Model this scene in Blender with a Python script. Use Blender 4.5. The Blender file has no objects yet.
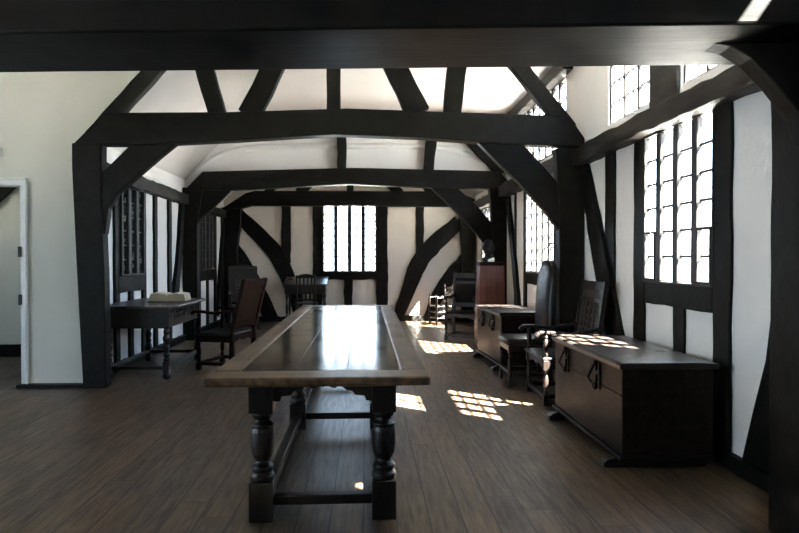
import bpy, math, random
from mathutils import Vector, Matrix
random.seed(7)
S = bpy.context.scene
COL = S.collection

# ------------------------------------------------------------------ camera, sky, sun, exposure
cam_d = bpy.data.cameras.new('camera'); cam = bpy.data.objects.new('camera', cam_d); COL.objects.link(cam)
cam_d.sensor_width = 36.0; cam_d.lens = 640.0 / 799.0 * 36.0
cam_d.clip_start = 0.05; cam_d.clip_end = 500
cam.location = (0, 0, 1.35)
cam.rotation_euler = (math.radians(90 - 0.761), 0, math.radians(-2.996))
S.camera = cam

W = bpy.data.worlds.new('sky'); S.world = W; W.use_nodes = True
_nt = W.node_tree; _nt.nodes.clear()
_o = _nt.nodes.new('ShaderNodeOutputWorld'); _b = _nt.nodes.new('ShaderNodeBackground')
_tc = _nt.nodes.new('ShaderNodeTexCoord'); _sp = _nt.nodes.new('ShaderNodeSeparateXYZ'); _cr = _nt.nodes.new('ShaderNodeValToRGB')
_nt.links.new(_tc.outputs['Generated'], _sp.inputs[0]); _nt.links.new(_sp.outputs['Z'], _cr.inputs[0])
_cr.color_ramp.elements[0].position = 0.0; _cr.color_ramp.elements[0].color = (0.78, 0.88, 1.0, 1)
_cr.color_ramp.elements[1].position = 0.45; _cr.color_ramp.elements[1].color = (0.42, 0.64, 1.0, 1)
_nt.links.new(_cr.outputs[0], _b.inputs['Color']); _b.inputs['Strength'].default_value = 5.6
_nt.links.new(_b.outputs[0], _o.inputs['Surface'])

sun_d = bpy.data.lights.new('sun', 'SUN'); sun_d.energy = 170; sun_d.angle = math.radians(0.6); sun_d.color = (1.0, 0.95, 0.88)
sun = bpy.data.objects.new('sun', sun_d); COL.objects.link(sun)
sun.rotation_euler = Vector((-0.675, 0.55, -1.0)).to_track_quat('-Z', 'Y').to_euler()
sun.location = (8, -5, 12)

def portal(loc, direction, sx, sy):
    l = bpy.data.lights.new('window_daylight', 'AREA'); l.shape = 'RECTANGLE'; l.size = sx; l.size_y = sy
    l.cycles.is_portal = True
    o = bpy.data.objects.new('window_daylight', l); COL.objects.link(o)
    o.location = loc; o.rotation_euler = Vector(direction).to_track_quat('-Z', 'Z').to_euler()

S.view_settings.view_transform = 'Standard'; S.view_settings.look = 'None'
S.view_settings.exposure = 1.8; S.view_settings.gamma = 1.0
try: S.view_settings.use_curve_mapping = False
except Exception: pass
S.cycles.use_denoising = True
S.cycles.max_bounces = 12; S.cycles.diffuse_bounces = 8; S.cycles.glossy_bounces = 4; S.cycles.transparent_max_bounces = 16
S.cycles.sample_clamp_indirect = 12.0
S.cycles.caustics_reflective = False; S.cycles.caustics_refractive = False

# ------------------------------------------------------------------ materials
def new_mat(name):
    m = bpy.data.materials.new(name); m.use_nodes = True
    nt = m.node_tree; b = nt.nodes['Principled BSDF']
    return m, nt, b
def N(nt, t, **kw):
    n = nt.nodes.new(t)
    for k, v in kw.items():
        if k in n.inputs: n.inputs[k].default_value = v
        else: setattr(n, k, v)
    return n
def wood(name, c0, c1, rough=0.4, scale=(6, 6, 1.2), bump=0.25, nscale=4.0, spec=0.5, coat=0.0):
    m, nt, b = new_mat(name)
    tc = N(nt, 'ShaderNodeTexCoord'); mp = N(nt, 'ShaderNodeMapping'); mp.inputs['Scale'].default_value = scale
    no = N(nt, 'ShaderNodeTexNoise', Scale=nscale, Detail=6.0, Roughness=0.65)
    nt.links.new(tc.outputs['Object'], mp.inputs[0]); nt.links.new(mp.outputs[0], no.inputs['Vector'])
    cr = N(nt, 'ShaderNodeValToRGB'); cr.color_ramp.elements[0].position = 0.35; cr.color_ramp.elements[1].position = 0.68
    cr.color_ramp.elements[0].color = (*c0, 1); cr.color_ramp.elements[1].color = (*c1, 1)
    nt.links.new(no.outputs['Fac'], cr.inputs[0]); nt.links.new(cr.outputs[0], b.inputs['Base Color'])
    n2 = N(nt, 'ShaderNodeTexNoise', Scale=3.0, Detail=3.0); nt.links.new(tc.outputs['Object'], n2.inputs['Vector'])
    mr = N(nt, 'ShaderNodeMapRange'); mr.inputs['To Min'].default_value = max(0.05, rough - 0.1); mr.inputs['To Max'].default_value = rough + 0.12
    nt.links.new(n2.outputs['Fac'], mr.inputs[0]); nt.links.new(mr.outputs[0], b.inputs['Roughness'])
    bp = N(nt, 'ShaderNodeBump', Strength=bump, Distance=0.01); nt.links.new(no.outputs['Fac'], bp.inputs['Height'])
    nt.links.new(bp.outputs[0], b.inputs['Normal'])
    b.inputs['Specular IOR Level'].default_value = spec; b.inputs['Coat Weight'].default_value = coat
    return m
M = {}
M['timber'] = wood('black_painted_timber', (0.003, 0.0027, 0.0022), (0.010, 0.009, 0.007), 0.5, (3, 3, 3), 0.5, 3.0, 0.12)
M['girt'] = wood('old_brown_timber', (0.006, 0.005, 0.004), (0.024, 0.019, 0.015), 0.55, (8, 1.0, 8), 0.7, 2.5, 0.25)
M['beam'] = wood('polished_dark_beam', (0.004, 0.0037, 0.0035), (0.009, 0.008, 0.0075), 0.42, (1.0, 8, 8), 0.2, 2.0, 0.07)
M['panel'] = wood('dark_gallery_panelling', (0.012, 0.0115, 0.01), (0.02, 0.019, 0.017), 0.5, (1, 6, 6), 0.2, 2.0, 0.4)
M['dark_oak'] = wood('dark_oak', (0.004, 0.003, 0.0025), (0.014, 0.009, 0.007), 0.33, (8, 8, 1.5), 0.3, 5.0, 0.35)
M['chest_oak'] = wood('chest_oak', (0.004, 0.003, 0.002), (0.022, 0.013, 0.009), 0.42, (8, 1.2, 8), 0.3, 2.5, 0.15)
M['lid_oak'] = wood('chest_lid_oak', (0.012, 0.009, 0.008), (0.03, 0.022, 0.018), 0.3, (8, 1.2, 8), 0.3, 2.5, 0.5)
M['red_wood'] = wood('red_brown_mahogany', (0.045, 0.013, 0.008), (0.12, 0.035, 0.02), 0.3, (9, 9, 0.8), 0.15, 2.0, 0.5)
M['frame_red'] = wood('reddish_chair_oak', (0.006, 0.0018, 0.0013), (0.017, 0.005, 0.0035), 0.5, (8, 8, 1.0), 0.25, 3.0, 0.05)
M['table_border'] = wood('table_border_oak', (0.030, 0.018, 0.010), (0.105, 0.064, 0.036), 0.40, (7, 0.9, 7), 0.15, 3.0, 0.3)
M['table_board'] = wood('table_centre_oak', (0.02, 0.016, 0.011), (0.06, 0.047, 0.03), 0.15, (7, 0.9, 7), 0.05, 3.0, 0.22)
M['carving'] = wood('carved_oak', (0.004, 0.003, 0.0025), (0.05, 0.034, 0.026), 0.3, (1, 1, 1), 0.9, 45.0, 0.5)

def plaster(name, c, var=0.06):
    m, nt, b = new_mat(name)
    tc = N(nt, 'ShaderNodeTexCoord'); no = N(nt, 'ShaderNodeTexNoise', Scale=1.3, Detail=5.0)
    nt.links.new(tc.outputs['Object'], no.inputs['Vector'])
    cr = N(nt, 'ShaderNodeValToRGB'); cr.color_ramp.elements[0].position = 0.3; cr.color_ramp.elements[1].position = 0.7
    cr.color_ramp.elements[0].color = (c[0] - var, c[1] - var, c[2] - var, 1); cr.color_ramp.elements[1].color = (*c, 1)
    nt.links.new(no.outputs['Fac'], cr.inputs[0]); nt.links.new(cr.outputs[0], b.inputs['Base Color'])
    n2 = N(nt, 'ShaderNodeTexNoise', Scale=9.0, Detail=4.0); nt.links.new(tc.outputs['Object'], n2.inputs['Vector'])
    bp = N(nt, 'ShaderNodeBump', Strength=0.25, Distance=0.02); nt.links.new(n2.outputs['Fac'], bp.inputs['Height']); nt.links.new(bp.outputs[0], b.inputs['Normal'])
    b.inputs['Roughness'].default_value = 0.8
    return m
M['plaster'] = plaster('limewashed_plaster', (0.80, 0.79, 0.77))
M['plaster_cream'] = plaster('cream_plaster', (0.55, 0.56, 0.51))
M['plaster_bounce_tint'] = plaster('plaster_with_bounce_tint', (0.66, 0.61, 0.555))  # end wall: warm floor bounce and lower light level put into the colour
M['ceiling'] = plaster('ceiling_plaster', (0.82, 0.80, 0.78), 0.03)

def simple(name, c, rough=0.5, metal=0.0, spec=0.5, bump=0.0, bscale=30):
    m, nt, b = new_mat(name)
    tc = N(nt, 'ShaderNodeTexCoord'); no = N(nt, 'ShaderNodeTexNoise', Scale=float(bscale), Detail=3.0)
    nt.links.new(tc.outputs['Object'], no.inputs['Vector'])
    cr = N(nt, 'ShaderNodeValToRGB')
    cr.color_ramp.elements[0].color = (*[v * 0.8 for v in c], 1); cr.color_ramp.elements[1].color = (*[min(1, v * 1.15) for v in c], 1)
    nt.links.new(no.outputs['Fac'], cr.inputs[0]); nt.links.new(cr.outputs[0], b.inputs['Base Color'])
    b.inputs['Roughness'].default_value = rough; b.inputs['Metallic'].default_value = metal; b.inputs['Specular IOR Level'].default_value = spec
    if bump:
        bp = N(nt, 'ShaderNodeBump', Strength=bump, Distance=0.01); nt.links.new(no.outputs['Fac'], bp.inputs['Height']); nt.links.new(bp.outputs[0], b.inputs['Normal'])
    return m
M['leather'] = simple('black_leather', (0.008, 0.008, 0.009), 0.36, 0, 0.3, 0.25, 22)
M['iron'] = simple('black_iron', (0.012, 0.011, 0.011), 0.45, 0.6)
M['worn_leather'] = simple('matt_worn_leather', (0.006, 0.006, 0.006), 0.6, 0, 0.12, 0.25, 22)
M['lead'] = simple('lead_came', (0.035, 0.035, 0.04), 0.6)
M['casement'] = simple('dark_casement', (0.02, 0.018, 0.017), 0.5)
M['white_paint'] = simple('white_gloss_paint', (0.68, 0.70, 0.70), 0.4)
M['grey_plastic'] = simple('grey_plastic', (0.45, 0.46, 0.45), 0.4)
M['paper'] = simple('old_page_paper', (0.42, 0.36, 0.26), 0.8, 0, 0.3, 0.3, 60)
M['page_top'] = simple('pale_open_page', (0.62, 0.60, 0.53), 0.8)
M['cover'] = simple('brown_book_cover', (0.05, 0.03, 0.02), 0.6)
M['bronze'] = simple('dark_bronze', (0.012, 0.012, 0.012), 0.35, 0.4)
M['white_card'] = simple('white_card', (0.8, 0.8, 0.78), 0.6)
M['paving'] = simple('pale_paving', (0.42, 0.40, 0.37), 0.9, 0, 0.3, 0, 2)
M['void_dark'] = simple('unlit_dark_board', (0.01, 0.01, 0.01), 0.9)

m, nt, b = new_mat('clear_window_glass'); nt.nodes.remove(b)
out = nt.nodes['Material Output']; tr = N(nt, 'ShaderNodeBsdfTransparent'); gl = N(nt, 'ShaderNodeBsdfGlossy', Roughness=0.03)
tr.inputs['Color'].default_value = (0.96, 0.98, 0.97, 1)
mx = N(nt, 'ShaderNodeMixShader'); mx.inputs[0].default_value = 0.05
nt.links.new(tr.outputs[0], mx.inputs[1]); nt.links.new(gl.outputs[0], mx.inputs[2]); nt.links.new(mx.outputs[0], out.inputs['Surface'])
M['glass'] = m
m, nt, b = new_mat('opaque_glass_painted_view')
tc = N(nt, 'ShaderNodeTexCoord'); no = N(nt, 'ShaderNodeTexNoise', Scale=9.0, Detail=4.0, Roughness=0.7)
nt.links.new(tc.outputs['Object'], no.inputs['Vector'])
cr = N(nt, 'ShaderNodeValToRGB'); cr.color_ramp.elements[0].position = 0.52; cr.color_ramp.elements[1].position = 0.72
cr.color_ramp.elements[0].color = (0.010, 0.012, 0.011, 1); cr.color_ramp.elements[1].color = (0.22, 0.22, 0.19, 1)  # darkness beyond and pale light showing through, painted into opaque panes
nt.links.new(no.outputs['Fac'], cr.inputs[0]); nt.links.new(cr.outputs[0], b.inputs['Base Color']); b.inputs['Roughness'].default_value = 0.25
M['painted_view_glass'] = m

# floor: wide boards running down the room
m, nt, b = new_mat('worn_oak_floorboards')
tc = N(nt, 'ShaderNodeTexCoord'); sp = N(nt, 'ShaderNodeSeparateXYZ'); nt.links.new(tc.outputs['Object'], sp.inputs[0])
def math_(op, a, bb=None):
    n = N(nt, 'ShaderNodeMath', operation=op)
    for i, v in enumerate((a, bb)):
        if v is None: continue
        if isinstance(v, (int, float)): n.inputs[i].default_value = v
        else: nt.links.new(v, n.inputs[i])
    return n.outputs[0]
wob = N(nt, 'ShaderNodeTexNoise', Scale=0.6, Detail=1.0); nt.links.new(tc.outputs['Object'], wob.inputs['Vector'])
bx_ = math_('DIVIDE', math_('ADD', sp.outputs['X'], math_('MULTIPLY', wob.outputs['Fac'], 0.03)), 0.17)
bi = math_('FLOOR', bx_); bf = math_('FRACT', bx_)
wn = N(nt, 'ShaderNodeTexWhiteNoise', noise_dimensions='1D'); nt.links.new(bi, wn.inputs['W'])
by_ = math_('DIVIDE', math_('ADD', sp.outputs['Y'], math_('MULTIPLY', wn.outputs['Value'], 7.0)), 3.6)
byi = math_('FLOOR', by_); byf = math_('FRACT', by_)
cmb = N(nt, 'ShaderNodeCombineXYZ'); nt.links.new(bi, cmb.inputs[0]); nt.links.new(byi, cmb.inputs[1])
wn2 = N(nt, 'ShaderNodeTexWhiteNoise', noise_dimensions='3D'); nt.links.new(cmb.outputs[0], wn2.inputs['Vector'])
mp = N(nt, 'ShaderNodeMapping'); mp.inputs['Scale'].default_value = (26, 2.2, 1); nt.links.new(tc.outputs['Object'], mp.inputs[0])
ad = N(nt, 'ShaderNodeVectorMath', operation='ADD'); nt.links.new(mp.outputs[0], ad.inputs[0]); 
scl = N(nt, 'ShaderNodeVectorMath', operation='SCALE'); scl.inputs['Scale'].default_value = 20.0; nt.links.new(wn2.outputs['Color'], scl.inputs[0]); nt.links.new(scl.outputs[0], ad.inputs[1])
gr = N(nt, 'ShaderNodeTexNoise', Scale=1.6, Detail=7.0, Roughness=0.68); nt.links.new(ad.outputs[0], gr.inputs['Vector'])
cr = N(nt, 'ShaderNodeValToRGB'); cr.color_ramp.elements[0].position = 0.3; cr.color_ramp.elements[1].position = 0.72
cr.color_ramp.elements[0].color = (0.012, 0.0075, 0.005, 1); cr.color_ramp.elements[1].color = (0.125, 0.080, 0.050, 1)
fac = math_('ADD', gr.outputs['Fac'], math_('MULTIPLY', math_('SUBTRACT', wn2.outputs['Value'], 0.5), 0.18))
blot = N(nt, 'ShaderNodeTexNoise', Scale=1.4, Detail=3.0); nt.links.new(tc.outputs['Object'], blot.inputs['Vector'])
fac = math_('ADD', fac, math_('MULTIPLY', math_('SUBTRACT', blot.outputs['Fac'], 0.5), 0.35))
nt.links.new(fac, cr.inputs[0])
gapx = math_('LESS_THAN', math_('ABSOLUTE', math_('SUBTRACT', bf, 0.5)), 0.468)
gapy = math_('LESS_THAN', math_('ABSOLUTE', math_('SUBTRACT', byf, 0.5)), 0.4991)
gap = math_('MULTIPLY', gapx, gapy)
mxc = N(nt, 'ShaderNodeMix', data_type='RGBA'); nt.links.new(gap, mxc.inputs[0]); mxc.inputs[6].default_value = (0.004, 0.003, 0.003, 1); nt.links.new(cr.outputs[0], mxc.inputs[7])
nt.links.new(mxc.outputs[2], b.inputs['Base Color'])
mr = N(nt, 'ShaderNodeMapRange'); mr.inputs['To Min'].default_value = 0.52; mr.inputs['To Max'].default_value = 0.26; nt.links.new(gr.outputs['Fac'], mr.inputs[0]); nt.links.new(mr.outputs[0], b.inputs['Roughness'])
hgt = math_('ADD', math_('MULTIPLY', gap, 1.0), math_('MULTIPLY', gr.outputs['Fac'], 0.5))
bp = N(nt, 'ShaderNodeBump', Strength=0.35, Distance=0.006); nt.links.new(hgt, bp.inputs['Height']); nt.links.new(bp.outputs[0], b.inputs['Normal'])
b.inputs['Specular IOR Level'].default_value = 0.33
M['floor'] = m

# ------------------------------------------------------------------ mesh helpers
class MB:
    def __init__(s): s.v = []; s.f = []
    def add(s, vs, fs, mtx=None):
        o = len(s.v)
        for p in vs:
            p = Vector(p)
            s.v.append(tuple(mtx @ p if mtx else p))
        s.f += [tuple(i + o for i in f) for f in fs]
        return s
    def box(s, x0, x1, y0, y1, z0, z1, mtx=None):
        vs = [(x0, y0, z0), (x1, y0, z0), (x1, y1, z0), (x0, y1, z0), (x0, y0, z1), (x1, y0, z1), (x1, y1, z1), (x0, y1, z1)]
        return s.add(vs, [(0, 3, 2, 1), (4, 5, 6, 7), (0, 1, 5, 4), (1, 2, 6, 5), (2, 3, 7, 6), (3, 0, 4, 7)], mtx)
    def bar(s, p0, p1, w, d, up=(0, 0, 1), w1=None, d1=None):
        p0, p1 = Vector(p0), Vector(p1); a = (p1 - p0).normalized(); u = Vector(up)
        if abs(a.dot(u)) > 0.98: u = Vector((0, 1, 0))
        x = a.cross(u).normalized(); y = x.cross(a).normalized()
        w1 = w if w1 is None else w1; d1 = d if d1 is None else d1
        vs = []
        for p, ww, dd in ((p0, w, d), (p1, w1, d1)):
            for i, j in ((-1, -1), (1, -1), (1, 1), (-1, 1)): vs.append(p + x * (i * ww / 2) + y * (j * dd / 2))
        return s.add(vs, [(3, 2, 1, 0), (4, 5, 6, 7), (0, 1, 5, 4), (1, 2, 6, 5), (2, 3, 7, 6), (3, 0, 4, 7)])
    def lathe(s, prof, cx=0, cy=0, n=20, mtx=None):      # prof: (r, z) upwards
        vs = []; fs = []
        for r, z in prof:
            for k in range(n):
                t = 2 * math.pi * k / n; vs.append((cx + r * math.cos(t), cy + r * math.sin(t), z))
        for i in range(len(prof) - 1):
            for k in range(n):
                k2 = (k + 1) % n; fs.append((i * n + k, i * n + k2, (i + 1) * n + k2, (i + 1) * n + k))
        fs.append(tuple(reversed(range(n)))); o = (len(prof) - 1) * n; fs.append(tuple(o + k for k in range(n)))
        return s.add(vs, fs, mtx)
    def prism(s, poly, axis, c0, c1, mtx=None):           # poly in the other two axes, in order (x,y,z minus axis)
        def P(a, b_, c): return {'X': (c, a, b_), 'Y': (a, c, b_), 'Z': (a, b_, c)}[axis]
        n = len(poly); vs = [P(a, b_, c0) for a, b_ in poly] + [P(a, b_, c1) for a, b_ in poly]
        fs = [tuple(range(n)), tuple(reversed(range(n, 2 * n)))] + [(i, n + i, n + (i + 1) % n, (i + 1) % n) for i in range(n)]
        return s.add(vs, fs, mtx)
    def tube(s, pts, r, n=10, radii=None):
        pts = [Vector(p) for p in pts]; vs = []; fs = []
        for i, p in enumerate(pts):
            a = (pts[min(i + 1, len(pts) - 1)] - pts[max(i - 1, 0)]).normalized()
            u = Vector((0, 0, 1)) if abs(a.z) < 0.9 else Vector((0, 1, 0))
            x = a.cross(u).normalized(); y = x.cross(a).normalized(); rr = radii[i] if radii else r
            for k in range(n):
                t = 2 * math.pi * k / n; vs.append(p + x * rr * math.cos(t) + y * rr * math.sin(t))
        for i in range(len(pts) - 1):
            for k in range(n): fs.append((i * n + k, i * n + (k + 1) % n, (i + 1) * n + (k + 1) % n, (i + 1) * n + k))
        fs.append(tuple(reversed(range(n)))); o = (len(pts) - 1) * n; fs.append(tuple(o + k for k in range(n)))
        return s.add(vs, fs)
    def sweep(s, path, axis, c0, c1, jit=0.006, step=0.14):
        """hewn timber: path of (a, b, width) in a plane; thickness c0..c1 along axis"""
        P = [Vector(p) for p in path]
        if len(P) == 2: P = [P[0], P[0].lerp(P[1], 0.5), P[1]]
        dense = []
        for i in range(len(P) - 1):                        # Catmull-Rom
            q0 = P[max(i - 1, 0)] if i else P[0] * 2 - P[1]; q1 = P[i]; q2 = P[i + 1]; q3 = P[i + 2] if i + 2 < len(P) else P[i + 1] * 2 - P[i]
            k = max(2, int((q2 - q1).length / step))
            for j in range(k):
                t = j / k; dense.append(0.5 * ((2 * q1) + (q2 - q0) * t + (2 * q0 - 5 * q1 + 4 * q2 - q3) * t * t + (3 * q1 - q0 - 3 * q2 + q3) * t ** 3))
        dense.append(P[-1]); L = []; R_ = []
        for i, p in enumerate(dense):
            q = dense[min(i + 1, len(dense) - 1)] - dense[max(i - 1, 0)]; nn = Vector((-q.y, q.x)).normalized(); j1 = random.uniform(-jit, jit); j2 = random.uniform(-jit, jit)
            c = Vector((p.x, p.y)); L.append(c + nn * (p.z / 2 + j1)); R_.append(c - nn * (p.z / 2 + j2))
        def Q(a, b_, c): return {'X': (c, a, b_), 'Y': (a, c, b_), 'Z': (a, b_, c)}[axis]
        vs = []; fs = []
        for l, r in zip(L, R_): vs += [Q(l.x, l.y, c0), Q(r.x, r.y, c0), Q(r.x, r.y, c1), Q(l.x, l.y, c1)]
        n = len(L)
        for i in range(n - 1):
            for k in range(4): a = i * 4 + k; b_ = i * 4 + (k + 1) % 4; fs.append((a, b_, b_ + 4, a + 4))
        fs += [(3, 2, 1, 0), tuple((n - 1) * 4 + k for k in range(4))]
        return s.add(vs, fs)
    def ball(s, c, rx, ry, rz, n=16, m=10):
        vs = []; fs = []
        for i in range(m + 1):
            ph = math.pi * i / m
            for k in range(n):
                t = 2 * math.pi * k / n; vs.append((c[0] + rx * math.sin(ph) * math.cos(t), c[1] + ry * math.sin(ph) * math.sin(t), c[2] - rz * math.cos(ph)))
        for i in range(m):
            for k in range(n): fs.append((i * n + k, i * n + (k + 1) % n, (i + 1) * n + (k + 1) % n, (i + 1) * n + k))
        return s.add(vs, fs)
    def build(s, name, mat, parent=None, bevel=0.0, smooth=False, subsurf=0, loc=None):
        me = bpy.data.meshes.new(name); me.from_pydata(s.v, [], s.f); me.update()
        import bmesh
        bm = bmesh.new(); bm.from_mesh(me); bmesh.ops.recalc_face_normals(bm, faces=bm.faces); bm.to_mesh(me); bm.free()
        me.materials.append(M[mat] if isinstance(mat, str) else mat)
        o = bpy.data.objects.new(name, me); COL.objects.link(o)
        if parent: o.parent = parent
        if loc: o.location = loc
        if bevel:
            bv = o.modifiers.new('bevel', 'BEVEL'); bv.width = bevel; bv.segments = 2; bv.limit_method = 'ANGLE'; bv.angle_limit = math.radians(35)
        if subsurf:
            ss = o.modifiers.new('subsurf', 'SUBSURF'); ss.levels = subsurf; ss.render_levels = subsurf
        if smooth: me.shade_smooth() if hasattr(me, 'shade_smooth') else [setattr(p, 'use_smooth', True) for p in me.polygons]
        return o
def structure(o): o['kind'] = 'structure'; return o
def thing(name, label, cat, loc=(0, 0, 0), rotz=0, group=None):
    o = bpy.data.objects.new(name, None); COL.objects.link(o); o.location = loc; o.rotation_euler = (0, 0, rotz); o.empty_display_size = 0.1
    o['label'] = label; o['category'] = cat
    if group: o['group'] = group
    return o
def tag(o, label, cat, group=None):
    o['label'] = label; o['category'] = cat
    if group: o['group'] = group
    return o

# ------------------------------------------------------------------ the shell
XR, XL, Y1, Y2, YE = 2.36, -3.0, 6.9, 10.6, 13.7
def wall_grid(name, mat, axis, c0, c1, a0, a1, z0, z1, holes):
    """wall of thickness c0..c1 with rectangular openings (a0,a1,z0,z1)"""
    A = sorted({a0, a1, *[h[0] for h in holes], *[h[1] for h in holes]}); Z = sorted({z0, z1, *[h[2] for h in holes], *[h[3] for h in holes]})
    mb = MB(); idx = {}
    solid = {}
    for i in range(len(A) - 1):
        for j in range(len(Z) - 1):
            ca, cz = (A[i] + A[i + 1]) / 2, (Z[j] + Z[j + 1]) / 2
            solid[i, j] = not any(h[0] < ca < h[1] and h[2] < cz < h[3] for h in holes)
    def P(i, j, c):
        k = (i, j, c)
        if k not in idx:
            idx[k] = len(mb.v); mb.v.append((c, A[i], Z[j]) if axis == 'X' else (A[i], c, Z[j]))
        return idx[k]
    for (i, j), ok in solid.items():
        if not ok: continue
        for c in (c0, c1): mb.f.append((P(i, j, c), P(i + 1, j, c), P(i + 1, j + 1, c), P(i, j + 1, c)))
        for di, dj, e in ((-1, 0, ((i, j), (i, j + 1))), (1, 0, ((i + 1, j), (i + 1, j + 1))), (0, -1, ((i, j), (i + 1, j))), (0, 1, ((i, j + 1), (i + 1, j + 1)))):
            if not solid.get((i + di, j + dj), False):
                (p, q) = e; mb.f.append((P(*p, c0), P(*q, c0), P(*q, c1), P(*p, c1)))
    return structure(mb.build(name, mat))

structure(MB().box(-7.2, 2.55, -4.2, 14.0, -0.12, 0.0).build('floor', 'floor'))
SW = [(-2.6, -0.4, 0.9, 2.5), (0.4, 2.4, 0.6, 2.6), (2.8, 4.6, 0.6, 2.6), (7.45, 8.3, 1.0, 2.1)]; BW = []  # first three side openings: unseen windows added to light the foreground
WR = [(4.20, 5.28, 1.15, 2.36), (7.82, 9.25, 1.13, 2.33), (11.6, 12.75, 1.13, 2.33),
      (4.05, 4.70, 2.64, 3.46), (5.19, 6.15, 2.64, 3.46), (7.45, 9.90, 2.66, 3.50), (1.45, 2.3, 3.44, 3.67)]
wall_grid('wall_right', 'plaster', 'X', XR, XR + 0.07, -4.2, 14.0, 0.0, 3.9, WR)
wall_grid('wall_left', 'plaster', 'X', XL - 0.2, XL, 7.1, 14.0, 0.0, 2.7, [])
wall_grid('wall_end', 'plaster_bounce_tint', 'Y', YE, YE + 0.12, -3.2, 2.55, 0.0, 3.4, [(-0.93, 0.23, 1.05, 2.46)])
wall_grid('wall_back', 'plaster_cream', 'Y', -4.2, -4.0, -7.2, 2.55, 0.0, 3.9, BW)
wall_grid('wall_side', 'plaster_cream', 'X', -7.2, -7.0, -4.2, 9.2, 0.0, 3.9, SW)
# the wall facing us, left of the first truss, with the doorway
mb = MB()
mb.box(-7.0, -4.62, Y1, Y1 + 0.2, 0, 3.68); mb.box(-4.62, -3.6, Y1, Y1 + 0.2, 2.14, 3.68)
mb.prism([(-3.6, 0), (-2.88, 0), (-2.9, 1.0), (-2.92, 2.0), (-2.92, 2.5), (-1.9, 3.68), (-3.6, 3.68)], 'Y', Y1, Y1 + 0.2)
structure(mb.build('wall_facing', 'plaster_cream'))
# room seen through the doorway
structure(MB().box(-7.0, -3.45, 9.0, 9.2, 0, 3.0).build('wall_inner_room', 'plaster_cream'))
structure(MB().box(-3.55, -3.45, 7.1, 9.0, 0, 3.0).build('wall_inner_side', 'plaster_cream'))
structure(MB().box(-7.0, -3.45, 7.1, 9.2, 2.7, 2.8).build('ceiling_inner_room', 'ceiling'))
structure(MB().box(-7.0, -3.55, 8.975, 9.0, 0, 0.17).build('baseboard_inner_room', 'timber'))
structure(MB().sweep([(-5.6, 1.2, .2), (-5.15, 2.05, .22), (-4.6, 2.6, .22)], 'Y', 8.93, 9.0).build('trim_inner_brace', 'timber'))
# ceilings
structure(MB().box(-7.2, 2.42, -4.2, Y1 + 0.1, 3.68, 3.8).build('ceiling_front', 'ceiling'))
def cove(prof, y0, y1, name):
    n = 8; ring = []
    P = [Vector(p) for p in prof]
    for i in range(len(P) - 1):
        q0 = P[i - 1] if i else P[0] * 2 - P[1]; q1, q2 = P[i], P[i + 1]; q3 = P[i + 2] if i + 2 < len(P) else P[i + 1] * 2 - P[i]
        for j in range(n):
            t = j / n; ring.append(0.5 * ((2 * q1) + (q2 - q0) * t + (2 * q0 - 5 * q1 + 4 * q2 - q3) * t * t + (3 * q1 - q0 - 3 * q2 + q3) * t ** 3))
    ring.append(P[-1]); vs = []; fs = []
    for p in ring: vs += [(p.x, y0, p.y), (p.x, y1, p.y), (p.x, y1, p.y + 0.1), (p.x, y0, p.y + 0.1)]
    k = len(ring)
    for i in range(k - 1):
        for e in range(4): a = i * 4 + e; b_ = i * 4 + (e + 1) % 4; fs.append((a, b_, b_ + 4, a + 4))
    fs += [(0, 1, 2, 3), tuple((k - 1) * 4 + e for e in range(4))]
    return structure(MB().add(vs, fs).build(name, 'ceiling', smooth=True))
cove([(-3.2, 2.42), (-2.75, 2.93), (-2.3, 3.36), (-1.8, 3.58), (-1.0, 3.65), (0.5, 3.68), (2.40, 3.66)], Y1 + .1, 10.82, 'ceiling_middle')
cove([(-3.2, 2.34), (-2.85, 2.70), (-2.4, 3.02), (-1.7, 3.15), (0, 3.18), (1.3, 3.15), (2.0, 2.95), (2.40, 2.66)], 10.8, 13.9, 'ceiling_far')
structure(MB().prism([(-2.8, 2.62), (2.355, 2.62), (2.355, 3.76), (-3.3, 3.76), (-3.3, 2.4), (-2.8, 2.4)], 'Y', 10.82, 10.9).build('wall_truss_infill', 'ceiling'))
# outside: paving below and a pale wall across the lane
structure(MB().box(2.6, 40, -20, 40, -3.6, -3.4).build('ground_outside', 'paving'))
structure(MB().box(-30, 2.6, 14.3, 40, -3.6, -3.4).build('ground_beyond', 'paving'))
structure(MB().box(-30, -7.3, -20, 14.3, -3.6, -3.4).build('ground_side', 'paving'))

# ------------------------------------------------------------------ wall timbers (setting)
tn = [0]
def trim(mb, mat='timber', bevel=0.008):
    tn[0] += 1; return structure(mb.build('trim_%d' % tn[0], mat, bevel=bevel))
def stud_x(X, d, y, z0, z1, w, lean=0.0, mat='timber'):      # stud on a side wall; d = projection (signed)
    return trim(MB().sweep([(y, z0, w), (y + lean, z1, w)], 'X', X, X + d, 0.008), mat)
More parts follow.
